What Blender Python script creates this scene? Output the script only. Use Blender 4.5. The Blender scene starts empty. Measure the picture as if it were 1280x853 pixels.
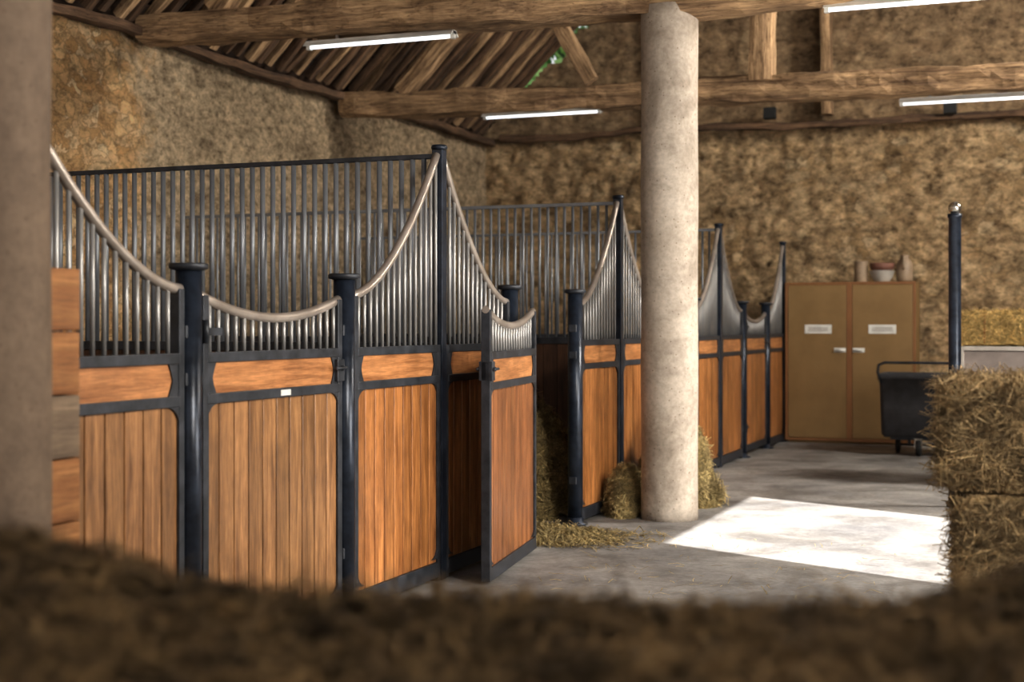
import bpy, math, random
from mathutils import Vector, Matrix, noise
random.seed(7)
SC = bpy.context.scene
COL = SC.collection

def lin(c):
    c = c/255.0
    return c/12.92 if c <= 0.04045 else ((c+0.055)/1.055)**2.4
def rgb(r, g, b): return (lin(r), lin(g), lin(b), 1.0)

# ------------------------------------------------------------------ materials
def new_mat(name):
    m = bpy.data.materials.new(name); m.use_nodes = True
    nt = m.node_tree; b = nt.nodes.get('Principled BSDF')
    return m, nt, b
def N(nt, t, **kw):
    n = nt.nodes.new(t)
    for k, v in kw.items():
        if k in n.inputs: n.inputs[k].default_value = v
        else: setattr(n, k, v)
    return n
def coords(nt, scale=(1, 1, 1), loc=(0, 0, 0)):
    tc = N(nt, 'ShaderNodeTexCoord'); mp = N(nt, 'ShaderNodeMapping')
    mp.inputs['Scale'].default_value = scale; mp.inputs['Location'].default_value = loc
    nt.links.new(tc.outputs['Object'], mp.inputs['Vector'])
    return mp.outputs['Vector']
def ramp(nt, src, stops):
    r = N(nt, 'ShaderNodeValToRGB'); e = r.color_ramp.elements
    while len(e) < len(stops): e.new(0.5)
    for i, (p, c) in enumerate(stops):
        e[i].position = p; e[i].color = c
    nt.links.new(src, r.inputs['Fac']); return r.outputs['Color']
def mix(nt, fac, a, b, mode='MIX'):
    m = N(nt, 'ShaderNodeMix', data_type='RGBA', blend_type=mode)
    if hasattr(fac, 'links'): nt.links.new(fac, m.inputs[0])
    else: m.inputs[0].default_value = fac
    for s, i in ((a, 6), (b, 7)):
        if hasattr(s, 'links'): nt.links.new(s, m.inputs[i])
        else: m.inputs[i].default_value = s
    return m.outputs[2]
def bump(nt, b, h, strength=0.3, dist=0.02, prev=None):
    bn = N(nt, 'ShaderNodeBump'); bn.inputs['Strength'].default_value = strength
    bn.inputs['Distance'].default_value = dist
    nt.links.new(h, bn.inputs['Height'])
    if prev is not None: nt.links.new(prev, bn.inputs['Normal'])
    nt.links.new(bn.outputs['Normal'], b.inputs['Normal']); return bn.outputs['Normal']

def wood(name, dark, light, axis='z', rough=0.5, freq=14, bstr=0.25, vary=0.35, contrast=0.7, cracks=False):
    m, nt, b = new_mat(name)
    s = {'z': (freq, freq, freq*0.07), 'y': (freq, freq*0.07, freq), 'x': (freq*0.07, freq, freq)}[axis]
    geo = N(nt, 'ShaderNodeNewGeometry')
    tc = N(nt, 'ShaderNodeTexCoord')
    off = N(nt, 'ShaderNodeVectorMath', operation='ADD')
    mul = N(nt, 'ShaderNodeMath', operation='MULTIPLY'); mul.inputs[1].default_value = 37.0
    nt.links.new(geo.outputs['Random Per Island'], mul.inputs[0])
    nt.links.new(tc.outputs['Object'], off.inputs[0]); nt.links.new(mul.outputs[0], off.inputs[1])
    mp = N(nt, 'ShaderNodeMapping'); mp.inputs['Scale'].default_value = s
    nt.links.new(off.outputs[0], mp.inputs['Vector'])
    n1 = N(nt, 'ShaderNodeTexNoise', Scale=1.6, Detail=6.0, Roughness=0.65, Distortion=0.6)
    nt.links.new(mp.outputs[0], n1.inputs['Vector'])
    n2 = N(nt, 'ShaderNodeTexNoise', Scale=9.0, Detail=3.0, Roughness=0.6)
    nt.links.new(mp.outputs[0], n2.inputs['Vector'])
    n3 = N(nt, 'ShaderNodeTexNoise', Scale=3.0, Detail=6.0, Roughness=0.7)
    nt.links.new(tc.outputs['Object'], n3.inputs['Vector'])
    c = ramp(nt, n1.outputs['Fac'], [(0.32, dark), (0.68, light)])
    c2 = ramp(nt, n2.outputs['Fac'], [(0.35, (0.55, 0.53, 0.52, 1)), (0.6, (1, 1, 1, 1))])
    c = mix(nt, contrast, c, c2, 'MULTIPLY')
    c3 = ramp(nt, n3.outputs['Fac'], [(0.35, (0.62, 0.6, 0.6, 1)), (0.6, (1.05, 1.05, 1.05, 1))])
    c = mix(nt, contrast, c, c3, 'MULTIPLY')
    v = ramp(nt, geo.outputs['Random Per Island'], [(0, (1-vary, 1-vary, 1-vary*1.1, 1)), (1, (1.0, 1.0, 1.0, 1))])
    c = mix(nt, 1.0, c, v, 'MULTIPLY')
    if cracks:
        n4 = N(nt, 'ShaderNodeTexNoise', Scale=3.2, Detail=2.0, Roughness=0.5, Distortion=0.3)
        nt.links.new(mp.outputs[0], n4.inputs['Vector'])
        ck = ramp(nt, n4.outputs['Fac'], [(0.475, (1, 1, 1, 1)), (0.495, (0.25, 0.2, 0.16, 1)), (0.515, (1, 1, 1, 1))])
        c = mix(nt, 0.8, c, ck, 'MULTIPLY')
    nt.links.new(c, b.inputs['Base Color']); b.inputs['Roughness'].default_value = rough
    bump(nt, b, n1.outputs['Fac'], bstr, 0.01)
    return m

def metal(name, col, col2, metallic=0.6, rough=0.4, scale=12):
    m, nt, b = new_mat(name)
    n1 = N(nt, 'ShaderNodeTexNoise', Scale=scale, Detail=5.0, Roughness=0.6)
    nt.links.new(coords(nt), n1.inputs['Vector'])
    c = ramp(nt, n1.outputs['Fac'], [(0.35, col), (0.68, col2)])
    nt.links.new(c, b.inputs['Base Color'])
    b.inputs['Metallic'].default_value = metallic
    rr = N(nt, 'ShaderNodeMapRange'); rr.inputs['To Min'].default_value = rough*0.75; rr.inputs['To Max'].default_value = rough*1.4
    nt.links.new(n1.outputs['Fac'], rr.inputs['Value']); nt.links.new(rr.outputs[0], b.inputs['Roughness'])
    return m

def hay_mat(name, dark, mid, light, low=0.42):
    m, nt, b = new_mat(name)
    geo = N(nt, 'ShaderNodeNewGeometry')
    n1 = N(nt, 'ShaderNodeTexNoise', Scale=55.0, Detail=6.0, Roughness=0.75, Distortion=1.5)
    nt.links.new(coords(nt, (1, 1, 2.2)), n1.inputs['Vector'])
    n2 = N(nt, 'ShaderNodeTexNoise', Scale=9.0, Detail=6.0, Roughness=0.7, Distortion=0.8)
    nt.links.new(coords(nt, (1, 1, 1.5)), n2.inputs['Vector'])
    c = ramp(nt, n1.outputs['Fac'], [(0.3, dark), (0.5, mid), (0.7, light)])
    v = ramp(nt, geo.outputs['Random Per Island'], [(0, (0.6, 0.59, 0.57, 1)), (1, (1.3, 1.28, 1.24, 1))])
    c = mix(nt, 1.0, c, v, 'MULTIPLY')
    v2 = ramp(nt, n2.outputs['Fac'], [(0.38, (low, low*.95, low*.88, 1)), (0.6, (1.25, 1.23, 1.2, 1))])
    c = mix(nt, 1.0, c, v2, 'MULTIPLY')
    nt.links.new(c, b.inputs['Base Color']); b.inputs['Roughness'].default_value = 0.85
    bump(nt, b, n1.outputs['Fac'], 0.9, 0.03)
    return m

def stone_mat(name, stones, mortar, plaster, plaster_dark, edge=None, sc=4.5, edge_str=0.6, cover=(0.44, 0.54), finesc=12.0, medlow=0.4, finelow=.45, bs=1.0):
    """rubble stone, partly covered by old lime plaster"""
    m, nt, b = new_mat(name)
    v = coords(nt); vs = coords(nt, (1, 1, 1.6))
    warp = N(nt, 'ShaderNodeTexNoise', Scale=4.0, Detail=6.0, Roughness=0.7)
    nt.links.new(v, warp.inputs['Vector'])
    wv = N(nt, 'ShaderNodeVectorMath', operation='MULTIPLY_ADD')
    wv.inputs[1].default_value = (0.4, 0.4, 0.4)
    nt.links.new(warp.outputs['Color'], wv.inputs[0]); nt.links.new(vs, wv.inputs[2])
    vo = N(nt, 'ShaderNodeTexVoronoi', Scale=sc); vo.feature = 'F1'
    nt.links.new(wv.outputs[0], vo.inputs['Vector'])
    ve = N(nt, 'ShaderNodeTexVoronoi', Scale=sc); ve.feature = 'DISTANCE_TO_EDGE'
    nt.links.new(wv.outputs[0], ve.inputs['Vector'])
    sep = N(nt, 'ShaderNodeSeparateColor'); nt.links.new(vo.outputs['Color'], sep.inputs[0])
    stc = ramp(nt, sep.outputs[0], [(0, stones[0]), (0.5, stones[1]), (1, stones[2])])
    fine = N(nt, 'ShaderNodeTexNoise', Scale=finesc, Detail=10.0, Roughness=0.74)
    nt.links.new(coords(nt, (1, 1, 1.5)), fine.inputs['Vector'])
    fc = ramp(nt, fine.outputs['Fac'], [(0.36, (finelow, finelow*.93, finelow*.86, 1)), (0.46, (0.9, 0.885, 0.865, 1)), (0.64, (1.22, 1.21, 1.2, 1))])
    em = ramp(nt, ve.outputs['Distance'], [(0.0, (0, 0, 0, 1)), (0.10, (1, 1, 1, 1))])
    emc = mix(nt, edge_str, (1, 1, 1, 1), em)
    c = mix(nt, emc, mortar, stc)
    big = N(nt, 'ShaderNodeTexNoise', Scale=1.1, Detail=8.0, Roughness=0.72)
    nt.links.new(v, big.inputs['Vector'])
    pl = ramp(nt, fine.outputs['Fac'], [(0.35, plaster_dark), (0.6, plaster)])
    med = N(nt, 'ShaderNodeTexNoise', Scale=2.2, Detail=9.0, Roughness=0.75)
    nt.links.new(coords(nt, (1, 1, 1.6)), med.inputs['Vector'])
    stn = ramp(nt, med.outputs['Fac'], [(0.36, (medlow, medlow*.93, medlow*.86, 1)), (0.48, (0.9, 0.885, 0.865, 1)), (0.64, (1.2, 1.19, 1.17, 1))])
    if edge is not None:
        sx = N(nt, 'ShaderNodeSeparateXYZ'); nt.links.new(v, sx.inputs[0])
        ad = N(nt, 'ShaderNodeMath', operation='MULTIPLY_ADD'); ad.inputs[1].default_value = 3.4
        nt.links.new(big.outputs['Fac'], ad.inputs[0]); nt.links.new(sx.outputs[1], ad.inputs[2])
        mr = N(nt, 'ShaderNodeMapRange'); mr.inputs['From Min'].default_value = edge+1.55; mr.inputs['From Max'].default_value = edge+2.0
        mr.inputs['To Max'].default_value = 1.0
        nt.links.new(ad.outputs[0], mr.inputs['Value']); pf = mr.outputs[0]
    else:
        pf = ramp(nt, big.outputs['Fac'], [(cover[0], (0.1, 0.1, 0.1, 1)), (cover[1], (0.95, 0.95, 0.95, 1))])
    c = mix(nt, pf, c, pl)
    c = mix(nt, 0.8, c, fc, 'MULTIPLY'); c = mix(nt, 0.85, c, stn, 'MULTIPLY')
    nt.links.new(c, b.inputs['Base Color']); b.inputs['Roughness'].default_value = 0.95
    inv = N(nt, 'ShaderNodeMath', operation='SUBTRACT'); inv.inputs[0].default_value = 1.0
    nt.links.new(pf, inv.inputs[1])
    hm = N(nt, 'ShaderNodeMath', operation='MULTIPLY')
    nt.links.new(em, hm.inputs[0]); nt.links.new(inv.outputs[0], hm.inputs[1])
    p = bump(nt, b, hm.outputs[0], 0.5, 0.04)
    p = bump(nt, b, fine.outputs['Fac'], 1.0*bs, 0.11, p)
    bump(nt, b, med.outputs['Fac'], 0.9*bs, 0.22, p)
    return m

M_BOARD = wood('board_orange', rgb(150, 94, 50), rgb(228, 160, 98), 'z', 0.34, 16, 0.15, 0.4, 0.75)
M_BOARDR = wood('board_reddish', rgb(128, 80, 48), rgb(200, 136, 88), 'z', 0.36, 16, 0.15, 0.4, 0.7)
M_BOARDG = wood('board_brown', rgb(138, 96, 60), rgb(212, 160, 108), 'z', 0.36, 16, 0.15, 0.4, 0.7)
M_BOARDD = wood('board_interior', rgb(70, 46, 32), rgb(112, 78, 54), 'z', 0.6, 16, 0.15, 0.3, 0.6)
M_BAND = wood('band_wood', rgb(156, 102, 60), rgb(222, 160, 106), 'y', 0.36, 16, 0.15, 0.1, 0.65)
M_BEAM = wood('old_oak', rgb(114, 88, 64), rgb(216, 182, 140), 'x', 0.9, 10, 1.0, 0.1, 0.95, True)
M_BEAMD = wood('old_oak_dark', rgb(64, 48, 36), rgb(136, 106, 80), 'x', 0.9, 10, 0.9, 0.25, 0.8, True)
M_ROOF = wood('roof_boards', rgb(34, 24, 17), rgb(98, 72, 53), 'y', 0.9, 7, 0.6, 0.6, 0.8)
M_TIMBER = wood('cut_timber', rgb(146, 92, 50), rgb(212, 154, 98), 'y', 0.75, 9, 0.5, 0.3)
M_TIMBERG = wood('grey_timber', rgb(116, 98, 82), rgb(176, 154, 130), 'y', 0.8, 9, 0.5, 0.3)
M_FRAME = metal('dark_frame_paint', rgb(42, 45, 50), rgb(68, 71, 78), 0.3, 0.4)
M_POST = metal('post_blue_black', rgb(28, 34, 44), rgb(52, 60, 74), 0.35, 0.3)
M_GALV = metal('galvanised', rgb(150, 150, 150), rgb(174, 173, 171), 0.5, 0.36, 4)
M_GALVD = metal('galvanised_blue', rgb(128, 132, 139), rgb(156, 160, 165), 0.5, 0.36, 4)
M_RAIL = metal('worn_rail', rgb(154, 144, 135), rgb(184, 174, 165), 0.5, 0.3, 6)
M_CHROME = metal('steel', rgb(170, 165, 155), rgb(215, 210, 200), 0.95, 0.2)
M_CAB = metal('ochre_lacquer', rgb(126, 100, 62), rgb(138, 111, 71), 0.0, 0.5, 3)
M_CABF = metal('orange_trim', rgb(124, 84, 50), rgb(136, 95, 58), 0.0, 0.5, 5)
M_WHITE = metal('white_plate', rgb(205, 205, 200), rgb(225, 225, 220), 0.0, 0.5)
M_OFFW = metal('off_white_enamel', rgb(160, 154, 146), rgb(180, 174, 166), 0.0, 0.5)
M_PLASTIC = metal('dark_plastic', rgb(50, 51, 54), rgb(68, 69, 73), 0.0, 0.6)
M_RUBBER = metal('black_rubber', rgb(20, 20, 20), rgb(34, 34, 34), 0.0, 0.7)
M_RED = metal('dull_red', rgb(104, 70, 58), rgb(122, 84, 70), 0.0, 0.6)
M_CREAM = metal('cream_ceramic', rgb(134, 116, 96), rgb(158, 138, 116), 0.0, 0.5)
M_GREYPANEL = metal('grey_panel', rgb(122, 112, 106), rgb(148, 138, 132), 0.0, 0.6, 4)
M_HAY = hay_mat('hay', rgb(152, 126, 88), rgb(212, 184, 138), rgb(242, 222, 182))
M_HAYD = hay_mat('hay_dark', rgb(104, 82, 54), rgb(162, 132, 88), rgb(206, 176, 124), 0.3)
M_HAYG = hay_mat('hay_green', rgb(148, 130, 82), rgb(210, 188, 132), rgb(242, 224, 176))
M_STRAW = hay_mat('yellow_straw', rgb(176, 142, 82), rgb(226, 194, 126), rgb(246, 224, 166), 0.65)
M_TWINE = metal('twine', rgb(150, 90, 50), rgb(180, 110, 60), 0.0, 0.8)
M_WALL_L = stone_mat('lime_plaster_wall', [rgb(246, 212, 160), rgb(214, 172, 120), rgb(250, 226, 184)], rgb(160, 122, 82),
                     rgb(222, 202, 170), rgb(176, 154, 124), edge=2.7, sc=7.5, edge_str=0.75, medlow=.42, finelow=.45, bs=.9)
M_WALL_B = stone_mat('rubble_wall', [rgb(232, 202, 158), rgb(198, 166, 122), rgb(244, 220, 180)], rgb(134, 104, 74),
                     rgb(236, 208, 166), rgb(184, 152, 112), None, 5.5, 0.65, finesc=9, medlow=.34, finelow=.3)
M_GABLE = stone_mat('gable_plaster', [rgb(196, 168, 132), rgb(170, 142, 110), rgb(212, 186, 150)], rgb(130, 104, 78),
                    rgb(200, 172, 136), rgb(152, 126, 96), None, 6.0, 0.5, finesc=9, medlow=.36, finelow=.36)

def concrete(name, a, b2, scale, pit=0.0, stain=0.0, n2s=14, bs=.4, ss=1.7):
    m, nt, b = new_mat(name)
    v = coords(nt)
    n1 = N(nt, 'ShaderNodeTexNoise', Scale=scale, Detail=9.0, Roughness=0.68); nt.links.new(v, n1.inputs['Vector'])
    n2 = N(nt, 'ShaderNodeTexNoise', Scale=scale*n2s, Detail=6.0, Roughness=0.7); nt.links.new(v, n2.inputs['Vector'])
    c = ramp(nt, n1.outputs['Fac'], [(0.33, a), (0.66, b2)])
    c2 = ramp(nt, n2.outputs['Fac'], [(0.3, (0.7, 0.69, 0.67, 1)), (0.6, (1.05, 1.05, 1.05, 1))])
    c = mix(nt, 0.8, c, c2, 'MULTIPLY')
    if pit:
        vo = N(nt, 'ShaderNodeTexVoronoi', Scale=24.0); nt.links.new(v, vo.inputs['Vector'])
        pc = ramp(nt, vo.outputs['Distance'], [(0.08, (0.36, 0.29, 0.23, 1)), (0.14, (1, 1, 1, 1))])
        c = mix(nt, pit, c, pc, 'MULTIPLY')
    if stain:
        n3 = N(nt, 'ShaderNodeTexNoise', Scale=ss, Detail=7.0, Roughness=0.68, Distortion=0.5); nt.links.new(v, n3.inputs['Vector'])
        sc_ = ramp(nt, n3.outputs['Fac'], [(0.36, (0.5, 0.47, 0.44, 1)), (0.54, (1, 1, 1, 1))])
        c = mix(nt, stain, c, sc_, 'MULTIPLY')
    nt.links.new(c, b.inputs['Base Color']); b.inputs['Roughness'].default_value = 0.8
    bump(nt, b, n2.outputs['Fac'], bs, 0.006)
    return m
M_FLOOR = concrete('floor_concrete', rgb(114, 112, 112), rgb(170, 167, 163), 1.3, 0.0, 0.8, 24, .35)
M_COLUMN = concrete('column_concrete', rgb(166, 154, 140), rgb(202, 191, 178), 2.2, 0.8, 0.6, 14, .25, 2.6)
M_COLUMND = concrete('column_concrete_brown', rgb(96, 80, 66), rgb(126, 108, 90), 2.2, 0.5, 0.4)
def emis(name, col, s):
    m, nt, b = new_mat(name)
    b.inputs['Base Color'].default_value = (0.9, 0.9, 0.9, 1)
    b.inputs['Emission Color'].default_value = col; b.inputs['Emission Strength'].default_value = s
    return m
M_TUBE = emis('tube_glow', (0.9, 0.95, 1.0, 1), 1.6)
M_LEAF, _nt, _b = new_mat('leaf_green')
_n = N(_nt, 'ShaderNodeTexNoise', Scale=3.0); _nt.links.new(coords(_nt), _n.inputs['Vector'])
_nt.links.new(ramp(_nt, _n.outputs['Fac'], [(.35, rgb(90, 150, 70)), (.65, rgb(170, 210, 130))]), _b.inputs['Base Color']); _b.inputs['Roughness'].default_value = .6

# ------------------------------------------------------------------ mesh builder
class MB:
    def __init__(s): s.v = []; s.f = []; s.s = []
    def box(s, x0, x1, y0, y1, z0, z1):
        o = len(s.v)
        s.v += [(x0, y0, z0), (x1, y0, z0), (x1, y1, z0), (x0, y1, z0), (x0, y0, z1), (x1, y0, z1), (x1, y1, z1), (x0, y1, z1)]
        for q in ((0, 3, 2, 1), (4, 5, 6, 7), (0, 1, 5, 4), (1, 2, 6, 5), (2, 3, 7, 6), (3, 0, 4, 7)):
            s.f.append(tuple(o+i for i in q)); s.s.append(False)
        return s
    def tube(s, pts, r, seg=8, cap=True):
        pts = [Vector(p) for p in pts]; o = len(s.v); n = len(pts)
        rr = r if isinstance(r, (list, tuple)) else [r]*n
        up = None
        for i, p in enumerate(pts):
            d = (pts[min(i+1, n-1)]-pts[max(i-1, 0)]).normalized()
            if up is None:
                up = Vector((1, 0, 0)) if abs(d.x) < 0.9 else Vector((0, 0, 1))
            a = (up - d*up.dot(d)).normalized(); b = d.cross(a); up = a
            for k in range(seg):
                t = 2*math.pi*k/seg
                s.v.append(tuple(p + (a*math.cos(t)+b*math.sin(t))*rr[i]))
        for i in range(n-1):
            for k in range(seg):
                k2 = (k+1) % seg
                s.f.append((o+i*seg+k, o+i*seg+k2, o+(i+1)*seg+k2, o+(i+1)*seg+k)); s.s.append(True)
        if cap:
            s.f.append(tuple(o+k for k in reversed(range(seg)))); s.s.append(False)
            s.f.append(tuple(o+(n-1)*seg+k for k in range(seg))); s.s.append(False)
        return s
    def lathe(s, prof, c=(0, 0, 0), seg=32, axis='z'):
        o = len(s.v); n = len(prof)
        for r, h in prof:
            for k in range(seg):
                t = 2*math.pi*k/seg; a, b = r*math.cos(t), r*math.sin(t)
                q = (a, b, h) if axis == 'z' else ((h, a, b) if axis == 'x' else (b, h, a))
                s.v.append((c[0]+q[0], c[1]+q[1], c[2]+q[2]))
        for i in range(n-1):
            for k in range(seg):
                k2 = (k+1) % seg
                s.f.append((o+i*seg+k, o+i*seg+k2, o+(i+1)*seg+k2, o+(i+1)*seg+k)); s.s.append(True)
        s.f.append(tuple(o+k for k in reversed(range(seg)))); s.s.append(False)
        s.f.append(tuple(o+(n-1)*seg+k for k in range(seg))); s.s.append(False)
        return s
    def prism_x(s, poly, x0, x1):
        """polygon in (y,z) extruded along x"""
        o = len(s.v); n = len(poly)
        s.v += [(x0, y, z) for y, z in poly] + [(x1, y, z) for y, z in poly]
        s.f.append(tuple(o+i for i in reversed(range(n)))); s.s.append(False)
        s.f.append(tuple(o+n+i for i in range(n))); s.s.append(False)
        for i in range(n):
            j = (i+1) % n; s.f.append((o+i, o+j, o+n+j, o+n+i)); s.s.append(False)
        return s
    def obj(s, name, mat, parent=None, loc=(0, 0, 0), rot=(0, 0, 0), bevel=0.0, fix=False):
        me = bpy.data.meshes.new(name); me.from_pydata(s.v, [], s.f)
        me.polygons.foreach_set('use_smooth', s.s)
        me.materials.append(mat); me.update()
        if fix:
            import bmesh
            bm = bmesh.new(); bm.from_mesh(me); bmesh.ops.recalc_face_normals(bm, faces=bm.faces); bm.to_mesh(me); bm.free()
        ob = bpy.data.objects.new(name, me); COL.objects.link(ob)
        ob.location = loc; ob.rotation_euler = rot
        if parent: ob.parent = parent
        if bevel:
            md = ob.modifiers.new('bevel', 'BEVEL'); md.width = bevel; md.segments = 2; md.limit_method = 'ANGLE'
        return ob
def thing(name, label, cat, loc=(0, 0, 0), rz=0.0, group=None):
    e = bpy.data.objects.new(name, None); COL.objects.link(e)
    e.empty_display_size = 0.1; e.location = loc; e.rotation_euler = (0, 0, rz)
    return tag(e, label, cat, group)
def tag(o, label, cat, group=None, kind=None):
    o['label'] = label; o['category'] = cat
    if group: o['group'] = group
    if kind: o['kind'] = kind
    return o
def struct(o, label='', cat=''):
    o['kind'] = 'structure'
    if label: o['label'] = label; o['category'] = cat
    return o

# ------------------------------------------------------------------ shell
YB, XL, XR, RIDGE = 9.9, -3.86, 6.2, 2.6
EZ = 3.72
def stone_wall(name, p0, du, L, H, nrm, step, amp, mat, sc=4.5, keep=None, vamp=None):
    nu, nv = int(L/step), int(H/step); m = MB(); du = Vector(du); nrm = Vector(nrm); p0 = Vector(p0)
    for j in range(nv+1):
        for i in range(nu+1):
            p = p0 + du*(L*i/nu) + Vector((0, 0, H*j/nv))
            q = p + noise.noise_vector(p*4)*0.14
            d = noise.voronoi(Vector((q.x*sc, q.y*sc, q.z*sc*1.5)))[0]
            va = vamp(p) if vamp else .45
            h = min(d[1]-d[0], 0.3)/0.3*amp*va + noise.fractal(p*0.8, 1.0, 2.0, 4)*amp*1.0 + noise.fractal(p*6, 1.0, 2.0, 3)*amp*.9 - amp
            p = p + nrm*h; m.v.append(tuple(p))
    for j in range(nv):
        for i in range(nu):
            a = j*(nu+1)+i
            if keep and not keep(Vector(m.v[a])): continue
            m.f.append((a, a+1, a+nu+2, a+nu+1)); m.s.append(True)
    return m.obj(name, mat)
def notch(x): return max(0, .08+.36*noise.noise(Vector((x*5.5, 1.3, 2)))) if -3.3 < x < -2.3 else 0.0
struct(stone_wall('wall_left', (XL, YB+0.1, 0), (0, -1, 0), 20, 3.7, (1, 0, 0), 0.05, 0.035, M_WALL_L, 6, None, lambda p: .15+.7*max(0, min(1, (3.2-p.y+1.2*noise.noise(p*1.3)))) ), 'old stone wall with worn lime plaster', 'wall')
struct(stone_wall('wall_back', (XL-0.1, YB, 0), (1, 0, 0), 10.3, 3.68, (0, -1, 0), 0.04, 0.055, M_WALL_B, 5.0), 'rough rubble stone wall with ochre mortar', 'wall')
struct(stone_wall('wall_back', (XL-0.1, YB+.02, 3.66), (1, 0, 0), 10.3, 3.3, (0, -1, 0), 0.05, 0.045, M_GABLE, 5.0, lambda p: p.z < EZ+(p.x-XL)+.1-notch(p.x)), 'rough plastered rubble gable', 'wall')
m = MB()
pts = [(XL-0.2, 3.6), (XR+0.1, 3.6), (XR+0.1, 6.7), (RIDGE, 10.25), (-2.28, EZ-2.28-XL+.1), (-2.30, EZ-2.3-XL-.36), (-3.28, EZ-3.28-XL-.36), (-3.3, EZ-3.3-XL+.05), (XL-0.2, 3.8)]
n = len(pts)
m.v += [(x, YB+0.14, z) for x, z in pts] + [(x, YB+0.22, z) for x, z in pts]
m.f += [tuple(range(n)), tuple(reversed(range(n, 2*n)))] + [(i, (i+1) % n, n+(i+1) % n, n+i) for i in range(n)]; m.s += [False]*(n+2)
struct(m.obj('wall_back', M_GABLE, fix=True), 'plastered gable core', 'wall')
struct(MB().box(XL-0.35, XL-0.16, -10, YB+0.3, 0, 3.65).obj('wall_left', M_WALL_L), 'old stone wall core', 'wall')
struct(MB().box(XL-0.35, XR+0.3, YB+0.2, YB+0.4, 0, 3.6).obj('wall_back', M_WALL_B), 'rubble wall core', 'wall')
D0, D1, DH = -0.97, 1.62, 3.12
m = MB().box(XR, XR+0.12, -10, D0, 0, 6.65).box(XR, XR+0.12, D1, YB+0.3, 0, 6.65).box(XR, XR+0.12, D0, D1, DH, 6.65)
struct(m.obj('wall_right', M_WALL_B), 'stone wall with a wide open doorway', 'wall')
struct(MB().box(XL-0.3, XR+6, -12, YB+0.4, -0.1, 0).obj('floor', M_FLOOR), 'worn grey concrete floor', 'floor')
# roof
m = MB()
def slab(x0, z0, x1, z1, off, th, y0, y1):
    d = Vector((x1-x0, 0, z1-z0)).normalized(); n = Vector((-d.z, 0, d.x))
    if n.z < 0: n = -n
    a = Vector((x0, 0, z0))+n*off; b = Vector((x1, 0, z1))+n*off; c = b+n*th; e = a+n*th
    o = len(m.v)
    m.v.extend([(q.x, y0, q.z) for q in (a, b, c, e)] + [(q.x, y1, q.z) for q in (a, b, c, e)])
    m.f.extend([(o, o+1, o+2, o+3), (o+7, o+6, o+5, o+4)] + [(o+i, o+4+i, o+4+(i+1) % 4, o+(i+1) % 4) for i in range(4)]); m.s.extend([False]*6)
slab(XL-.5, EZ-.5, RIDGE, EZ+RIDGE-XL, 0.17, 0.06, -10, YB+.1)
slab(RIDGE, EZ+RIDGE-XL, XR+0.6, EZ+RIDGE-XL-(XR+0.6-RIDGE), 0.16, 0.06, -10, YB+0.3)
k = 0.05
while k < 9.1:
    y = -3.0
    while y < YB-.05:
        yl = random.uniform(1.0, 2.6); a = k/math.sqrt(2); w = random.uniform(0.08, 0.12)/math.sqrt(2)
        slab(XL+a, EZ+a, XL+a+w, EZ+a+w, 0.12+random.uniform(0, .02), 0.025, y, min(y+yl, YB)); y += yl+.01
    k += random.uniform(0.13, 0.16)
struct(m.obj('ceiling', M_ROOF, fix=True), 'dark pitched roof underside of old boards and battens', 'ceiling')

# ------------------------------------------------------------------ hewn beams
def beam(name, p0, p1, w, h, mat, parent=None, seed=0.0, amp=0.018, sag=0.0):
    p0, p1 = Vector(p0), Vector(p1); L = (p1-p0).length; n = max(4, int(L/0.10))
    m = MB(); ring = []
    for a in (-1, -0.35, 0.35): ring.append((a, -1))
    for a in (-1, -0.35, 0.35): ring.append((1, a))
    for a in (1, 0.35, -0.35): ring.append((a, 1))
    for a in (1, 0.35, -0.35): ring.append((-1, a))
    K = len(ring)
    for i in range(n+1):
        x = L*i/n; sg = math.sin(math.pi*i/n)*sag
        sw = 1+0.16*noise.noise(Vector((x*0.9, seed, 3)))
        for a, b in ring:
            y, z = a*w/2*sw, b*h/2*sw
            if abs(a) == 1 and abs(b) == 1: y *= 0.9; z *= 0.9
            q = noise.noise_vector(Vector((x*3.6, y*9+seed*5, z*9+seed)))*amp
            q2 = noise.noise_vector(Vector((x*0.55, seed*3, seed)))*amp*2.6
            m.v.append((x+q.x*0.3, y+q.y+q2.y, z+q.z+q2.z-sg))
    for i in range(n):
        for k in range(K):
            k2 = (k+1) % K; m.f.append((i*K+k, i*K+k2, (i+1)*K+k2, (i+1)*K+k)); m.s.append(False)
    m.f.append(tuple(reversed(range(K)))); m.s.append(False)
    m.f.append(tuple(n*K+k for k in range(K))); m.s.append(False)
    ob = m.obj(name, mat, parent)
    d = (p1-p0).normalized(); up = Vector((0, 0, 1)) if abs(d.z) < 0.95 else Vector((0, 1, 0))
    y = up.cross(d).normalized(); z = d.cross(y)
    M = Matrix((d, y, z)).transposed().to_4x4(); M.translation = p0
    ob.matrix_local = M
    return ob

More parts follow.
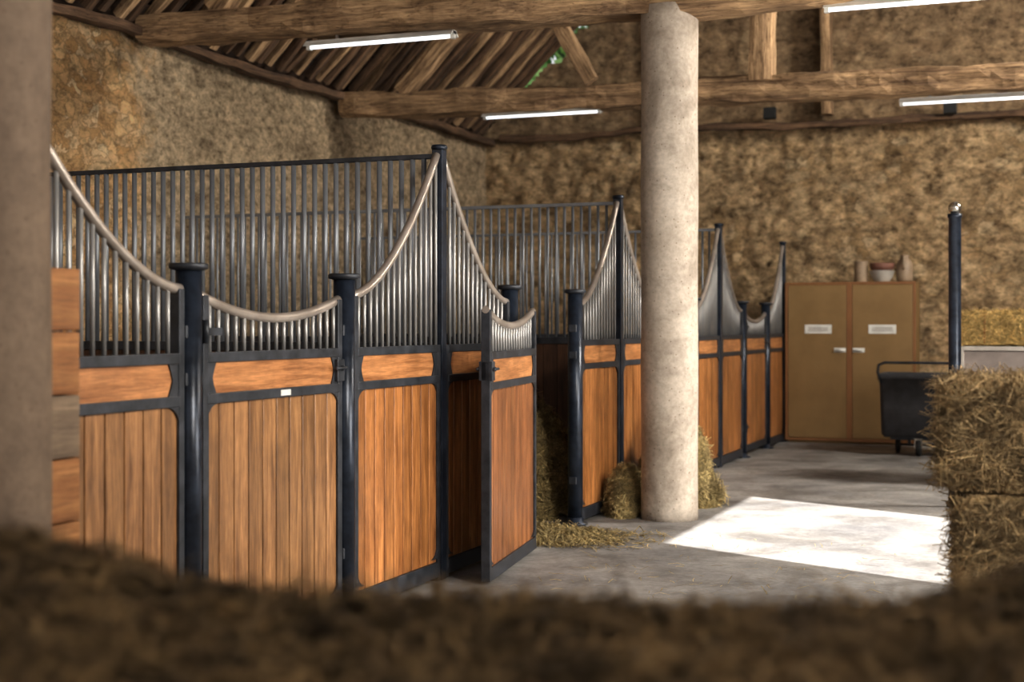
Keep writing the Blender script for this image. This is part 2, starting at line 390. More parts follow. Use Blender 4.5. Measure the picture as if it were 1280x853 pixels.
def truss(Y, zl, zr, w, h, i, sag=.03):
    t = thing('roof_truss', 'old hand-hewn oak roof truss with tie beam and struts', 'roof beam', (0, Y, 0), group='roof trusses')
    beam('tie_beam', (XL+0.08, 0, zl), (XR-0.02, 0, zr), w, h, M_BEAM, t, i*3.1, 0.034, sag)
    z0 = (zl+zr)/2+h*0.45
    beam('principal_rafter', (XL+0.72, 0, z0+0.05), (RIDGE-0.15, 0, EZ+RIDGE-XL-0.78), 0.15, 0.17, M_BEAM, t, i+9.3)
    beam('king_post', (0.5, 0, z0-0.08), (0.5, 0, 6.9), 0.22, 0.26, M_BEAM, t, i+2.2)
    beam('strut', (-1.13, 0, z0+0.02), (-1.86, 0, 4.9), 0.12, 0.14, M_BEAM, t, i+5.2)
truss(2.68, 3.71, 3.58, 0.34, 0.23, 1, .035)
truss(5.95, 3.58, 3.44, 0.26, 0.24, 2)
truss(-0.65, 3.72, 3.72, 0.24, 0.24, 3)
truss(-3.95, 3.72, 3.72, 0.24, 0.24, 4)
Y = -2.9; i = 0
while Y < 9.7:
    r = beam('rafter', (XL+0.05, Y, EZ+0.035), (RIDGE-0.1, Y, EZ+RIDGE-XL-0.115), random.uniform(.06, .09), 0.08, (M_BEAM, M_BEAMD, M_BEAMD, M_BEAM, M_BEAMD)[i % 5], None, i*1.7, 0.02)
    tag(r, 'slim old oak rafter under the roof boards', 'rafter', 'roof rafters'); Y += random.uniform(.15, .22); i += 1
for X in (-1.9, 0.6):
    r = beam('purlin', (X, -3, EZ+X-XL-0.30), (X, YB-.1, EZ+X-XL-0.30), 0.14, 0.14, M_BEAMD, None, X)
    tag(r, 'long dark oak purlin beneath the rafters', 'roof beam', 'roof purlins')
r = beam('wall_plate', (XL+0.10, -3, 3.65), (XL+0.10, YB-0.1, 3.65), 0.12, 0.08, M_BEAMD, None, 4.4); tag(r, 'dark timber plate lying along the top of the plastered wall', 'beam')
r = beam('sill_beam', (XL+0.25, YB-0.12, 3.69), (XR, YB-0.12, 3.69), 0.12, 0.08, M_BEAMD, None, 8.4, 0.03); tag(r, 'thin dark timber sill at the foot of the gable', 'beam')
for X in (-1.35, 0.48):
    r = beam('gable_stud', (X, YB-0.18, 3.76), (X, YB-0.18, min(EZ+X-XL-.4, 6.8)), 0.12, 0.22 if X == .48 else .12, M_BEAM, None, X+1); tag(r, 'upright oak stud set against the gable wall', 'beam', 'gable studs')
for X, z in ((-0.18, 3.80), (1.83, 3.75)):
    t = thing('floodlight', 'small black floodlight on the gable sill', 'lamp', (X, YB-0.26, z), group='gable floodlights')
    MB().prism_x([(-0.06, -0.06), (0.03, -0.07), (0.05, 0.07), (-0.04, 0.07)], -0.07, 0.07).obj('housing', M_RUBBER, t, bevel=0.006, fix=True)
    MB().box(-0.015, 0.015, 0.04, 0.2, -0.015, 0.015).obj('bracket', M_RUBBER, t)
t = thing('tree', 'green leafy tree outside beyond the roof gap', 'tree', (-3.8, 12.4, 0))
MB().tube([(0, 0, 0), (.1, 0, 2), (0, .1, 4), (.1, 0, 5.5)], [.2, .16, .12, .06], 12).obj('trunk', M_BEAMD, t)
m2 = MB()
for _ in range(3200):
    v = Vector((random.gauss(0, 1), random.gauss(0, 1), random.gauss(0, 1))).normalized()*random.uniform(.5, 1.0)
    p = Vector((v.x*1.7, v.y*1.2, 5.4+v.z*1.9)); a = Vector((random.gauss(0, 1), random.gauss(0, 1), random.gauss(0, 1))).normalized()*.13
    b_ = a.cross(Vector((random.gauss(0, 1), random.gauss(0, 1), random.gauss(0, 1)))).normalized()*.07
    o = len(m2.v); m2.v += [tuple(p-a), tuple(p+b_), tuple(p+a), tuple(p-b_)]; m2.f.append((o, o+1, o+2, o+3)); m2.s.append(False)
m2.obj('foliage', M_LEAF, t)

# ------------------------------------------------------------------ columns
for (X, Y, H, mt, lb) in ((0.51, 2.72, 3.54, M_COLUMN, 'round pitted concrete column under the tie beam beside the hay'), (0.495, -3.97, 3.57, M_COLUMND, 'round brownish concrete column beside stacked timber blocks')):
    m = MB(); prof = []
    for i in range(40):
        z = H*i/39; prof.append((0.197+0.002*math.sin(z*5.1+Y), z))
    m.lathe(prof, seg=48); c = m.obj('column', mt, loc=(X, Y, 0)); tag(c, lb, 'column', 'round concrete columns')

# ------------------------------------------------------------------ fluorescent lamps
def lamp(X0, X1, Y, z):
    t = thing('fluorescent_lamp', 'lit white fluorescent tube lamp hanging under the oak tie beam', 'lamp', ((X0+X1)/2, Y, z), group='fluorescent lamps')
    L = (X1-X0)/2
    m = MB().box(-L, L, -0.03, 0.03, 0.015, 0.045); m.prism_x([(-0.07, 0.004), (-0.066, 0.0), (-0.03, 0.02), (0.03, 0.02), (0.066, 0.0), (0.07, 0.004), (0.04, 0.035), (-0.04, 0.035)], -L, L)
    m.obj('housing', M_WHITE, t, fix=True)
    MB().tube([(-L+0.03, 0, 0.0), (L-0.03, 0, 0.0)], 0.014, 12).obj('tube', M_TUBE, t)
    for a in (-L, L-.03): MB().box(a, a+0.03, -0.02, 0.02, -0.018, 0.03).obj('end_cap', M_WHITE, t)
    for a in (-L*.6, L*.6): MB().box(a, a+.02, -.01, .01, .045, .09).obj('hanger', M_GALV, t)
lamp(-2.33, -1.10, 2.68, 3.46); lamp(-2.24, -1.04, 5.95, 3.36); lamp(1.70, 2.92, 5.95, 3.27); lamp(1.58, 2.80, 2.68, 3.43)

# ------------------------------------------------------------------ stalls
L = 3.163; P1, P2 = 1.01, 2.195
def planks(y0, y1, z0, z1, th, w, m):
    n = max(1, round((y1-y0)/w)); w = (y1-y0)/n
    for i in range(n): m.box(-th, th, y0+i*w+0.003, y0+(i+1)*w-0.003, z0, z1)
    return m
def bracket(m, y, z, sy, sz, s=0.075, x=0.022):
    pts = [(y, z)]
    for k in range(7):
        a = math.pi/2*k/6
        pts.append((y+sy*s*(1-math.sin(a)), z+sz*s*(1-math.cos(a))))
    pts2 = []
    for p in pts:
        if not pts2 or (abs(p[0]-pts2[-1][0])+abs(p[1]-pts2[-1][1])) > 1e-5: pts2.append(p)
    m.prism_x(pts2, -x, x)
def zc(f): return 1.48+0.76*max(0, f)**1.7
def panel_common(t, y0, y1, zb, bmat, wood_w=0.105):
    planks(y0+.02, y1-.02, zb+0.05, 1.05, 0.012, wood_w, MB()).obj('board_panel', bmat, t, bevel=0.004)
    MB().box(-0.014, 0.014, y0+.03, y1-.03, 1.075, 1.205).obj('upper_board', M_BAND, t, bevel=0.004)
    for sy, yy in ((1, y0+0.03), (-1, y1-0.03)):
        for sz, zz in ((1, zb+0.07), (-1, 1.04)):
            m = MB(); bracket(m, yy, zz, sy, sz); m.obj('corner_bracket', M_FRAME, t, fix=True)
        m = MB()
        m.prism_x([(yy, 1.08), (yy+sy*0.065, 1.08), (yy+sy*0.05, 1.11), (yy+sy*0.04, 1.14), (yy+sy*0.05, 1.17), (yy+sy*0.065, 1.2), (yy, 1.2)], -0.02, 0.02)
        m.obj('end_plate', M_FRAME, t, fix=True)
def fixed_panel(loc, rz, w, bmat, label, br=.0095):
    t = thing('barred_partition', label, 'stable partition', loc, rz, 'curved stall fronts')
    y0, y1 = 0.06, w-0.034
    m = MB()
    m.box(-.024, .024, y0, y0+.035, .0, zc(0)).box(-.024, .024, y1-.035, y1, 0, 1.24)
    m.box(-.024, .024, y0+.03, y1-.03, .02, .10).box(-.026, .026, y0+.03, y1-.03, 1.04, 1.08).box(-.026, .026, y0+.03, y1-.03, 1.2, 1.24)
    m.obj('frame', M_FRAME, t, bevel=0.003)
    panel_common(t, y0, y1, 0.05, bmat)
    m = MB(); y = y0+0.075
    while y < y1-0.01:
        m.tube([(0, y, 1.235), (0, y, zc((y-y0)/(y1-y0)))], br, 6); y += 0.062
    m.obj('grille', M_GALV, t)
    pts = [(0, y0+(y1-y0)*k/22, zc(k/22)) for k in range(23)]
    MB().tube(pts, 0.021, 10).obj('top_rail', M_RAIL, t)
def door(loc, rz, w, bmat, label, br=.0095):
    t = thing('stall_door', label, 'stable door', loc, rz, 'stall doors')
    y0, y1 = 0.0, w
    def zd(f): return 1.375+0.085*(2*f-1)**2
    m = MB()
    m.box(-.024, .024, y0, y0+.04, .05, zd(0)+.0).box(-.024, .024, y1-.04, y1, .05, zd(1))
    m.box(-.024, .024, y0+.03, y1-.03, .05, .12).box(-.026, .026, y0+.03, y1-.03, 1.04, 1.08).box(-.026, .026, y0+.03, y1-.03, 1.2, 1.24)
    m.obj('frame', M_FRAME, t, bevel=0.003)
    panel_common(t, y0, y1, 0.06, bmat)
    m = MB(); y = y0+0.075
    while y < y1-0.04:
        m.tube([(0, y, 1.235), (0, y, zd((y-y0)/(y1-y0)))], br, 6); y += 0.062
    m.obj('grille', M_GALV, t)
    MB().tube([(0, y0+(y1-y0)*k/20, zd(k/20)) for k in range(21)], 0.021, 10).obj('top_rail', M_RAIL, t)
    m = MB().box(-.036, .036, y1-.065, y1-.0, 1.09, 1.19).tube([(-.05, y1-.03, 1.15), (.05, y1-.03, 1.15)], .012, 10).tube([(.045, y1-.10, 1.15), (.045, y1+.0, 1.15)], .008, 8)
    m.tube([(-.045, y1-.10, 1.15), (-.045, y1+.0, 1.15)], .008, 8)
    lt = m.obj('latch', M_FRAME, t, bevel=0.003); lt['label'] = 'black steel slide latch'
    for z in (0.3, 1.32):
        MB().tube([(0.028, y0+.01, z-.045), (0.028, y0+.01, z+.045)], .014, 10).box(.0, .032, y0, y0+.12, z-.015, z+.015).obj('hinge', M_FRAME, t)
    return t
def post(loc, label):
    t = thing('stall_post', label, 'post', loc, 0, 'round stall posts')
    MB().lathe([(0.050, 0.01), (0.050, 1.56)], seg=28).obj('shaft', M_POST, t)
    MB().lathe([(0.050, 1.552), (0.068, 1.557), (0.074, 1.560), (0.075, 1.574), (0.070, 1.580), (0.002, 1.583)], seg=28).obj('cap', M_FRAME, t)
    MB().lathe([(0.085, 0.0), (0.085, 0.012), (0.056, 0.02), (0.056, 0.05)], seg=24).obj('base_plate', M_POST, t)
    for z in (0.3, 1.14, 1.32): MB().box(-.026, .026, -.056, .056, z-.025, z+.025).obj('hinge_lug', M_FRAME, t, bevel=.004)
def partition(Y, full=True, fm=None):
    t = thing('stall_partition', 'tall galvanised bar partition over brown boards with dark end post', 'stable partition', (0, Y, 0), 0, 'tall stall partitions')
    m = MB().box(-.03, .03, -.03, .03, 0, 2.27).lathe([(0.04, 2.27), (0.045, 2.28), (0.04, 2.295), (0.002, 2.30)], seg=20)
    m.obj('end_post', M_POST, t, bevel=.003)
    if not full: return
    X1 = XL+0.08
    MB().box(X1, -.03, -.016, .016, 2.225, 2.25).obj('top_rail', fm or M_FRAME, t, bevel=.003)
    m = MB().box(X1, -.03, -.024, .024, 1.2, 1.25).box(X1, -.03, -.024, .024, .03, .1).box(X1, X1+.05, -.02, .02, 0, 1.25)
    m.box(-1.95, -1.91, -.02, .02, 0.1, 1.22)
    m.obj('frame', M_FRAME, t, bevel=.003)
    m = MB(); x = -0.09; near = Y < 1
    while x > X1+.06: m.tube([(x, 0, 1.24), (x, 0, 2.228)], 0.0155 if near else .011, 6); x -= 0.066
    m.obj('grille', M_GALVD, t)
    m = MB(); n = 34; w = (-.03-X1)/n
    for i in range(n): m.box(X1+i*w+.002, X1+(i+1)*w-.002, -.015, .015, .09, 1.21)
    m.obj('board_panel', M_BOARDD, t)
PK0 = -3.40
for k in range(0, 5): partition((PK0, 0, L, 2*L, 3*L)[k], k < 4, M_FRAME if k < 2 else M_GALVD)
for k in range(-1, 3):
    b = k*L
    gl = k == -1
    bm = M_BOARDG if gl else M_BOARD
    tone = 'weathered brown' if gl else 'orange-brown'
    br = .0095 if k < 1 else .007
    ya, yb, yp, yn = (-2.285, -1.05, PK0, 0) if gl else (b+P1, b+P2, b, b+L)
    post((0, ya, 0), 'round blue-black steel post with flat disc cap'); post((0, yb, 0), 'round blue-black steel post with flat disc cap')
    fixed_panel((0, ya, 0), math.pi, ya-yp, bm, tone+' stall front with swooping grille', br)
    fixed_panel((0, yb, 0), 0, yn-yb, M_BOARD, 'orange-brown stall front with swooping grille', br)
    if k != 0: door((0, ya+.062, 0), 0, yb-ya-.124, bm, 'closed '+tone+' board stall door with low barred top', br)
door((0.125, P1+.05, -.035), math.radians(188.6), 1.15, M_BOARDR, 'reddish-brown stall door swung wide open into the aisle')
np_ = MB().box(.027, .03, -1.66, -1.58, 1.048, 1.072).obj('name_plate', M_WHITE); tag(np_, 'tiny white plate fixed on the stall door rail', 'plate')

# ------------------------------------------------------------------ hay
def strand(m, p, nrm, ln, w, lift=0.3):
    r = Vector((random.gauss(0, 1), random.gauss(0, 1), random.gauss(0, 1)))
    d = r - nrm*r.dot(nrm)
    if d.length < 1e-4: return
    d = (d.normalized() + nrm*random.uniform(-0.1, lift)).normalized()
    s = d.cross(nrm)
    if s.length < 1e-4: return
    s = (s.normalized()+nrm*random.uniform(-.6, .6)).normalized()*w
    bend = Vector((random.gauss(0, 1), random.gauss(0, 1), random.gauss(0, 1)))*ln*0.12
    a = p-d*ln*0.5; b = p+bend+nrm*ln*0.05; c = p+d*ln*0.5
    o = len(m.v)
    m.v += [tuple(a-s), tuple(a+s), tuple(b-s), tuple(b+s), tuple(c-s), tuple(c+s)]
    m.f += [(o, o+1, o+3, o+2), (o+2, o+3, o+5, o+4)]; m.s += [False, False]
def bale(loc, size, rz, label, nst, mat, group='hay bales', seed=0, twine=True, amp=0.03, ln=(0.05, 0.16), w=(0.0009, 0.0019), lift=.25, top=True):
    sx, sy, sz = size; t = thing('hay_bale', label, 'hay bale', loc, rz, group)
    m = MB(); st = 0.03
    def face(o, u, v, lu, lv, n):
        nu, nv = max(2, int(lu/st)), max(2, int(lv/st)); base = len(m.v)
        for j in range(nv+1):
            for i in range(nu+1):
                p = o+u*(lu*i/nu)+v*(lv*j/nv)
                c = Vector((p.x/(sx/2), p.y/(sy/2), (p.z-sz/2)/(sz/2)))
                q = Vector(p)
                e = sum(1 for a in c if abs(a) > 0.93)
                if e >= 2: q = Vector((p.x*(0.97), p.y*0.97, sz/2+(p.z-sz/2)*0.95))
                dd = noise.noise_vector(p*9+Vector((seed, 0, seed)))*amp + noise.noise_vector(p*25)*amp*0.6
                q = q+dd; q.z = min(max(q.z, 0.0), sz)
                m.v.append(tuple(q))
        for j in range(nv):
            for i in range(nu):
                a = base+j*(nu+1)+i; m.f.append((a, a+1, a+nu+2, a+nu+1)); m.s.append(True)
    X, Y, Z = Vector((1, 0, 0)), Vector((0, 1, 0)), Vector((0, 0, 1)); c = Vector((-sx/2, -sy/2, 0))
    face(c, X, Z, sx, sz, -Y); face(c+Y*sy, Z, X, sz, sx, Y); face(c, Z, Y, sz, sy, -X); face(c+X*sx, Y, Z, sy, sz, X)
    face(c+Z*sz, X, Y, sx, sy, Z); face(c, Y, X, sy, sx, -Z)
    A = [(sx*sz, 1, -1), (sx*sz, 1, 1), (sy*sz, 0, -1), (sy*sz, 0, 1)] + ([(sx*sy, 2, 1)] if top else [])
    tot = sum(a[0] for a in A)
    for ar, ax, sg in A:
        for _ in range(int(nst*ar/tot)):
            p = Vector((random.uniform(-sx/2, sx/2), random.uniform(-sy/2, sy/2), random.uniform(0.03, sz-.02)))
            nr = Vector((0, 0, 0)); nr[ax] = sg
            if ax == 2: p.z = sz
            else: p[ax] = sg*(sx, sy)[ax]/2
            k0 = len(m.v)
            strand(m, p+nr*random.uniform(-.005, .02), nr, random.uniform(*ln), random.uniform(*w), lift)
            for q in range(k0, len(m.v)):
                v = m.v[q]; zz = max(v[2], .003)
                if not top: zz = min(zz, sz-.002)
                m.v[q] = (v[0], v[1], zz)
    m.obj('bale_body', mat, t)
    if twine:
        for x in (-sx*.25, sx*.25):
            r = 0.012; rt = r if top else -.006
            MB().tube([(x, -sy/2-r, .02), (x, -sy/2-r, sz/2), (x, -sy/2-r, sz-.01), (x, 0, sz+rt), (x, sy/2+r, sz-.01), (x, sy/2+r, .02)], .004, 6).obj('twine', M_TWINE, t)
    return t
bx = 3.245
bale((bx+.05, -1.38, 0.0), (1.04, 0.5, 0.38), 0.0, 'golden-brown hay bale at the bottom of the stack', 9000, M_HAY, seed=1, top=False)
bale((bx+.03, -1.39, 0.382), (1.05, 0.5, 0.378), 0.03, 'golden-brown hay bale in the middle of the stack', 16000, M_HAY, seed=2, ln=(.06, .22), lift=.4, top=False)
bale((bx, -1.40, 0.762), (1.08, 0.52, 0.363), -0.02, 'shaggy golden-brown hay bale on top of the stack', 24000, M_HAY, seed=3, amp=.035, ln=(.06, .22), lift=.35)

def heap(name, loc, rx, ry, h, label, nst, mat, seed=0, ln=(.06, .18), lift=.3):
    m = MB(); nu, nv = 48, 16
    def P(t, f):
        a = f*math.pi/2
        q = Vector((rx*math.cos(a)**1.1*math.cos(t), ry*math.cos(a)**1.1*math.sin(t), h*math.sin(a)**1.2))
        q += noise.noise_vector(q*6+Vector((seed, 0, 0)))*min(0.09, rx*.5) + noise.noise_vector(q*18)*min(.04, rx*.25)
        q.z = max(q.z, 0.0); return q
    for j in range(nv+1):
        for i in range(nu): m.v.append(tuple(P(2*math.pi*i/nu, min(j/nv, .999))))
    for j in range(nv):
        for i in range(nu):
            i2 = (i+1) % nu; m.f.append((j*nu+i, j*nu+i2, (j+1)*nu+i2, (j+1)*nu+i)); m.s.append(True)
    for _ in range(nst):
        t = random.uniform(0, 2*math.pi); f = random.random()**1.3*.99
        q = P(t, f); nr = Vector((q.x/rx**2, q.y/ry**2, q.z/h**2+0.01)).normalized()
        strand(m, q+nr*.01+Vector((0, 0, .01)), nr, random.uniform(*ln), random.uniform(.0012, .003), lift)
    ob = m.obj(name, mat, loc=loc); tag(ob, label, 'hay', kind='stuff'); return ob
heap('hay_heap', (0.37, 3.48, 0), 0.27, 0.30, 0.58, 'loose heap of yellow-green hay behind the concrete column', 10000, M_HAYG, 3, (.06, .2), .5)
heap('hay_heap', (0.17, 2.82, 0), 0.10, 0.24, 0.26, 'low loose hay spilling between column and stall front', 4500, M_HAYG, 5, (.06, .18), .9)
heap('hay_heap', (-0.50, 2.58, 0), 0.34, 0.38, 0.80, 'tall heap of hay inside the open stall', 8000, M_HAYG, 9, (.06, .2), .5)
m = MB()
for _ in range(5800):
    a = random.gauss(0, 1); b2 = random.gauss(0, 1)
    x = abs(a)*0.34 - 0.28; y = 1.64+b2*0.26
    if x > .75 or math.hypot(x, y-1.01) < .14 or math.hypot(x, y-2.195) < .15 or y < 1.2: continue
    if math.hypot(x-.51, y-2.72) < .3 or y > 2.02: continue
    strand(m, Vector((x, y, .006+random.random()*.06*math.exp(-(a*a+b2*b2)))), Vector((0, 0, 1)), random.uniform(.05, .18), random.uniform(.0016, .0034), .08)
for _ in range(260):
    x = random.uniform(.45, 2.2); y = random.uniform(-1.0, 2.0)
    strand(m, Vector((x, y, .006)), Vector((0, 0, 1)), random.uniform(.03, .12), random.uniform(.001, .002), .03)
ob = m.obj('scattered_straw', M_HAYG); tag(ob, 'loose straw scattered on the concrete by the open stall', 'straw', kind='stuff')

# big loose hay pile close by
t21 = math.radians(21.63)
def hz(u):
    P = [(-1.7, 1.02), (-.85, 1.07), (-.70, 1.05), (-.60, 1.035), (-.44, .985), (-.27, .962), (0, .952), (.35, .953), (.55, .960), (.66, .980), (.74, 1.02), (.9, 1.03), (1.7, 1.0)]
    for (a, za), (b, zb) in zip(P, P[1:]):
        if u <= b:
            f = (u-a)/(b-a); f = f*f*(3-2*f); return za+(zb-za)*f
    return 1.0
m = MB(); F0, F1, U = 1.0, 2.02, 1.5; nu, nf = 130, 46
def PP(u, f):
    e = min((f-F0)/.1, (F1-f)/.1, (u+U)/.1, (U-u)/.1, 1.0); e = max(0, e)
    z = hz(u)-0.05*(1-e)**2 + noise.noise(Vector((u*7, f*7, 1)))*.022 + noise.noise(Vector((u*20, f*20, 5)))*.012 - .10*max(0, (F1-f))**1.2
    return Vector((u, f, z))
for j in range(nf+1):
    for i in range(nu+1): m.v.append(tuple(PP(-U+2*U*i/nu, F0+(F1-F0)*j/nf)))
for j in range(nf):
    for i in range(nu):
        a = j*(nu+1)+i; m.f.append((a, a+1, a+nu+2, a+nu+1)); m.s.append(True)
def skirt(idx, nr):
    base = len(m.v); rows = 14
    for r in range(1, rows+1):
        for i, ix in enumerate(idx):
            p = Vector(m.v[ix]); z = p.z*(1-r/rows)
            d = noise.noise_vector(Vector((p.x*8, p.y*8, z*8)))*.03
            m.v.append((p.x+d.x+nr[0]*.02, p.y+d.y+nr[1]*.02, z))
    prev = idx; n = len(idx)
    for r in range(rows):
        cur = [base+r*n+i for i in range(n)]
        for i in range(n-1): m.f.append((prev[i], prev[i+1], cur[i+1], cur[i])); m.s.append(True)
        prev = cur
skirt(list(range(nu+1)), (0, -1)); skirt([nf*(nu+1)+i for i in reversed(range(nu+1))], (0, 1))
skirt([j*(nu+1) for j in reversed(range(nf+1))], (-1, 0)); skirt([j*(nu+1)+nu for j in range(nf+1)], (1, 0))
for _ in range(24000):
    u = random.uniform(-1.1, 1.1); f = random.uniform(F0, F1)
    if random.random() < .35: f = F1-random.random()**2*.15
    strand(m, PP(u, f)+Vector((0, 0, .004)), Vector((0, 0, 1)), random.uniform(.05, .17), random.uniform(.0009, .0026), .28)
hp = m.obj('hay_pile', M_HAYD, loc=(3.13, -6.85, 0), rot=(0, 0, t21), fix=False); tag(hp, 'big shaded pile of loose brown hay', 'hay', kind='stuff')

# ------------------------------------------------------------------ timber stack
z = 0
for i in range(8):
    h = 0.19; mt = M_TIMBERG if i == 5 else M_TIMBER
    w = random.uniform(.10, .112)
    m = MB().box(-w, w, -.11, .11, 0, h-.004)
    ob = m.obj('timber_block', mt, loc=(.227-(w-.11), -3.45, z), rot=(0, 0, random.uniform(-.02, .02)), bevel=.006)
    tag(ob, 'weathered grey sawn timber block in a stack' if i == 5 else 'orange-brown sawn timber block in a stack', 'wood block', 'stacked timber blocks')
    z += h

# ------------------------------------------------------------------ cabinet
t = thing('cabinet', 'ochre two-door storage cabinet against the rubble wall', 'cabinet', (.05, 9.36, 0))
W, Dp, H = 1.44, .42, 1.82
MB().box(0, W, .02, Dp, .03, H).box(.03, W-.03, .04, Dp-.02, 0, .03).obj('body', M_CAB, t, bevel=.004)
MB().box(0, .03, -.0, .02, .03, H).box(W-.03, W, 0, .02, .03, H).box(0.03, W-.03, 0, .02, H-.03, H).box(.03, W-.03, 0, .02, .03, .06).box(W/2-.03, W/2+.03, -0.006, .02, .06, H-.03).obj('trim', M_CABF, t, bevel=.002)
for s in (0, 1):
    x0, x1 = (.034, W/2-.033) if s == 0 else (W/2+.033, W-.034)
    d = MB().box(x0, x1, -.004, .018, .064, H-.034).obj('door', M_CAB, t, bevel=.004)
    cx = x0+(x1-x0)*(.52 if s == 0 else .5)
    MB().box(cx-.15, cx+.15, -.010, -.004, 1.24, 1.34).obj('vent_plate', M_WHITE, d, bevel=.002)['label'] = 'white ventilation plate'
    m = MB()
    for q in range(3): m.box(cx-.11, cx+.11, -.014, -.010, 1.268+q*.018, 1.274+q*.018)
    m.obj('vent_slot', M_GREYPANEL, d)
    hx = x1-.07 if s == 0 else x0+.07
    MB().box(hx-.065, hx+.065, -.010, -.004, 1.03, 1.08).tube([(hx-.05, -.03, 1.055), (hx+.05, -.03, 1.055)], .009, 8).box(hx-.052, hx-.044, -.03, -.008, 1.05, 1.06).box(hx+.044, hx+.052, -.03, -.008, 1.05, 1.06).obj('handle', M_WHITE, d)
def lobj(name, prof, loc, mat, label, cat):
    o = MB().lathe(prof, seg=24).obj(name, mat, loc=loc); tag(o, label, cat); return o
zt = H
lobj('tin_can', [(.075, 0), (.078, .005), (.076, .12), (.076, .22), (.08, .23), (.07, .235), (.002, .237)], (.88, 9.5, zt), M_CREAM, 'brownish tin can on top of the cabinet', 'can')
lobj('bowl', [(.08, 0), (.085, .01), (.12, .06), (.14, .12), (.143, .125), (.12, .12), (.08, .06), (.002, .03)], (1.11, 9.5, zt), M_OFFW, 'off-white bowl on top of the cabinet', 'bowl')
lobj('bowl', [(.10, 0), (.12, .01), (.135, .04), (.138, .08), (.12, .085), (.08, .04), (.002, .02)], (1.11, 9.5, zt+.127), M_RED, 'dull red bowl resting on the white bowl', 'bowl')
t = thing('jug', 'brownish ceramic jug on top of the cabinet', 'jug', (1.355, 9.5, zt))
MB().lathe([(.075, 0), (.088, .02), (.092, .12), (.088, .2), (.065, .24), (.045, .26), (.05, .30), (.002, .29)], seg=24).obj('body', M_CREAM, t)
MB().tube([(0, -.05, .28), (0, -.10, .26), (0, -.12, .19), (0, -.09, .13)], .01, 8).obj('handle', M_CREAM, t)

# ------------------------------------------------------------------ feed cart
t = thing('feed_cart', 'dark grey plastic feed cart on wheels beside the cabinet', 'cart', (1.70, 8.35, 0))
m = MB()
def ring(w, d, z, r=.05):
    out = []
    for cx, cy, a0 in ((w-r, d-r, 0), (-w+r, d-r, 90), (-w+r, -d+r, 180), (w-r, -d+r, 270)):
        for k in range(6):
            a = math.radians(a0+90*k/5); out.append((cx+r*math.cos(a), cy+r*math.sin(a), z))
    return out
levels = [(.40, .24, .19), (.425, .27, .22), (.435, .29, .50), (.44, .31, .78), (.46, .325, .785), (.46, .325, .84), (.42, .295, .84), (.40, .26, .5), (.38, .24, .26)]
n = 24
for w, d, z_ in levels: m.v += ring(w, d, z_)
for j in range(len(levels)-1):
    for i in range(n): m.f.append((j*n+i, j*n+(i+1) % n, (j+1)*n+(i+1) % n, (j+1)*n+i)); m.s.append(True)
m.f.append(tuple(reversed(range(n)))); m.s.append(False); m.f.append(tuple((len(levels)-1)*n+i for i in range(n))); m.s.append(False)
m.obj('tub', M_PLASTIC, t)
fr = MB().tube([(-.42, -.31, .74), (-.45, -.34, .86), (-.44, -.34, .93), (-.38, -.34, .955), (.38, -.34, .955), (.44, -.34, .93), (.45, -.34, .86), (.42, -.31, .74)], .014, 10)
fr.obj('handle', M_FRAME, t)
MB().box(-.34, .34, -.22, .22, .165, .192).tube([(-.30, .12, .09), (.30, .12, .09)], .010, 8).box(-.2, -.17, .10, .14, .09, .17).box(.17, .2, .10, .14, .09, .17).obj('chassis', M_FRAME, t)
for x in (-.30, .30):
    MB().lathe([(.03, -.02), (.075, -.022), (.09, -.014), (.09, .014), (.075, .022), (.03, .02)], (x, .12, .09), 28, 'x').obj('wheel', M_RUBBER, t)
MB().lathe([(.03, -.025), (.07, -.027), (.085, -.016), (.085, .016), (.07, .027), (.03, .025)], (-.06, -.20, .085), 24, 'x').obj('caster_wheel', M_RUBBER, t)
MB().box(-.10, -.09, -.23, -.17, .08, .17).box(-.03, -.02, -.23, -.17, .08, .17).box(-.10, -.02, -.23, -.17, .165, .18).obj('caster_fork', M_CHROME, t)

# ------------------------------------------------------------------ tall post with ball
t = thing('ball_top_post', 'tall blue-black steel post topped by a steel ball', 'post', (2.30, 4.1, 0))
MB().lathe([(.06, 0), (.06, .012), (.045, .02), (.045, 2.13), (.052, 2.135), (.052, 2.16), (.03, 2.165)], seg=24).obj('shaft', M_POST, t)
MB().lathe([(.025, 2.16)]+[(.048*math.cos(math.radians(a)), 2.205+.048*math.sin(math.radians(a))) for a in range(-60, 91, 10)], seg=24).obj('ball_finial', M_CHROME, t)

# ------------------------------------------------------------------ trolley with hay
t = thing('hay_trolley', 'grey-panelled metal box trolley carrying a hay bale', 'trolley', (2.66, 5.75, 0))
W, Dp = .42, .3
MB().box(-W+.03, W-.03, -Dp, -Dp+.02, .48, 1.12).box(-W+.03, W-.03, Dp-.02, Dp, .48, 1.12).box(-W, -W+.02, -Dp+.03, Dp-.03, .48, 1.12).box(W-.02, W, -Dp+.03, Dp-.03, .48, 1.12).box(-W+.03, W-.03, -Dp+.03, Dp-.03, 1.10, 1.15).obj('box_panel', M_GREYPANEL, t)
m = MB()
for x in (-W, W-.03):
    for y in (-Dp-.01, Dp-.02): m.box(x, x+.03, y, y+.03, .2, 1.16)
for z_ in (.44, 1.13):
    m.box(-W+.03, W-.03, -Dp-.01, -Dp+.02, z_, z_+.035).box(-W+.03, W-.03, Dp-.02, Dp+.01, z_, z_+.035).box(-W, -W+.03, -Dp+.02, Dp-.02, z_, z_+.035).box(W-.03, W, -Dp+.02, Dp-.02, z_, z_+.035)
m.obj('frame', M_OFFW, t, bevel=.003)
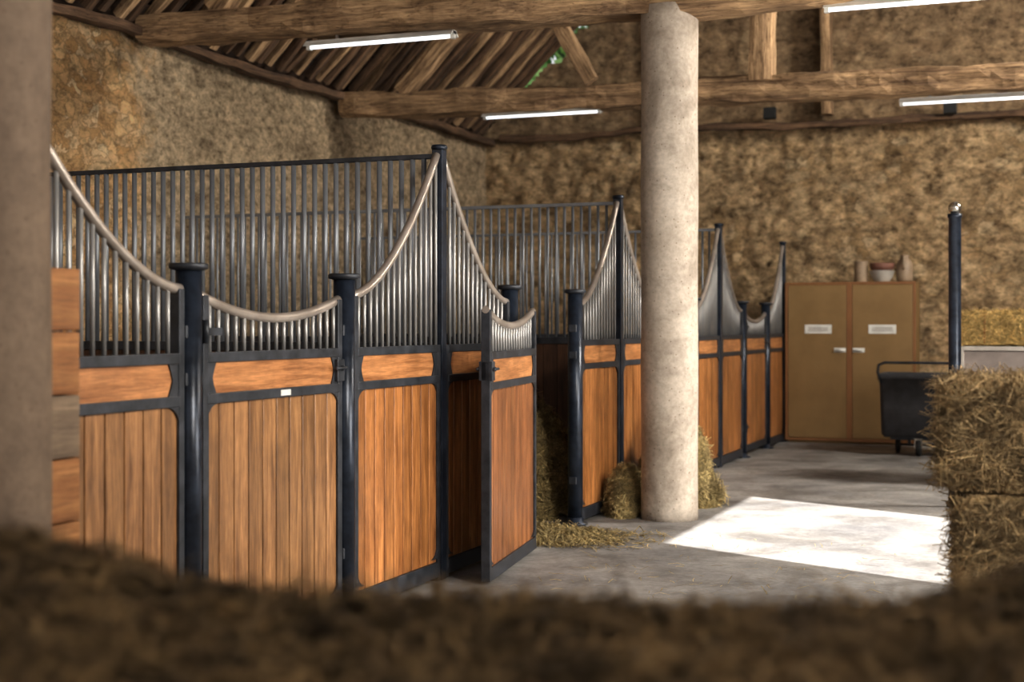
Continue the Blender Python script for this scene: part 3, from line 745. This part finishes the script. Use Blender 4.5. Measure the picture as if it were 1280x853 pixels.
for x in (-W+.015, W-.015):
    for y in (-Dp+.005, Dp-.005):
        MB().lathe([(.03, -.02), (.1, -.02), (.1, .02), (.03, .02)], (x, y, .1), 24, 'x').obj('wheel', M_RUBBER, t)
bale((2.64, 5.75, 1.17), (.84, .56, .26), 0, 'flat yellow straw bale lying on the trolley', 5500, M_STRAW, seed=5, w=(.0012, .0026), lift=.1)

# ------------------------------------------------------------------ camera
cam = bpy.data.cameras.new('camera'); co = bpy.data.objects.new('camera', cam); COL.objects.link(co)
cam.sensor_width = 36; cam.lens = 50; cam.shift_y = -21.5/1280
co.location = (3.13, -6.85, 1.35); co.rotation_euler = (math.radians(90), 0, t21)
cam.dof.use_dof = True; cam.dof.focus_distance = 7.4; cam.dof.aperture_fstop = 2.1
cam.clip_start = 0.05
SC.camera = co

# ------------------------------------------------------------------ light
w = bpy.data.worlds.new('world'); SC.world = w; w.use_nodes = True
bg = w.node_tree.nodes['Background']; bg.inputs[0].default_value = (0.97, 0.97, 1.0, 1); bg.inputs[1].default_value = 1.05
sun = bpy.data.lights.new('sun', 'SUN'); sun.energy = 20; sun.angle = math.radians(.3); sun.color = (1, .98, .95)
so = bpy.data.objects.new('sun', sun); COL.objects.link(so)
so.rotation_euler = Vector((-.905, .425, -.51)).to_track_quat('-Z', 'Y').to_euler(); so.location = (12, -4, 6)
def area(name, loc, d, sx, sy, e, col):
    l = bpy.data.lights.new(name, 'AREA'); l.shape = 'RECTANGLE'; l.size = sx; l.size_y = sy; l.energy = e; l.color = col
    o = bpy.data.objects.new(name, l); COL.objects.link(o); o.location = loc
    o.rotation_euler = Vector(d).to_track_quat('-Z', 'Z').to_euler(); return o
area('doorway_daylight', (XR-.05, .33, 1.6), (-1, 0.1, 0), 2.5, 2.6, 300, (1, .95, .88))
area('added_wall_fill', (XR-.05, 5.2, 4.6), (-1, 0.15, -.3), 2.0, 1.4, 920, (1, .94, .85))  # added fill lamp brightening stalls and left wall; no window built here
area('added_wall_fill', (XR-.05, -3.4, 3.8), (-1, .55, -.35), 2.0, 1.4, 660, (1, .93, .83))  # second added fill, aimed at the nearer stalls; the wall has no window
SC.view_settings.view_transform = 'Standard'
SC.view_settings.exposure = 0.15
SC.view_settings.gamma = 0.88
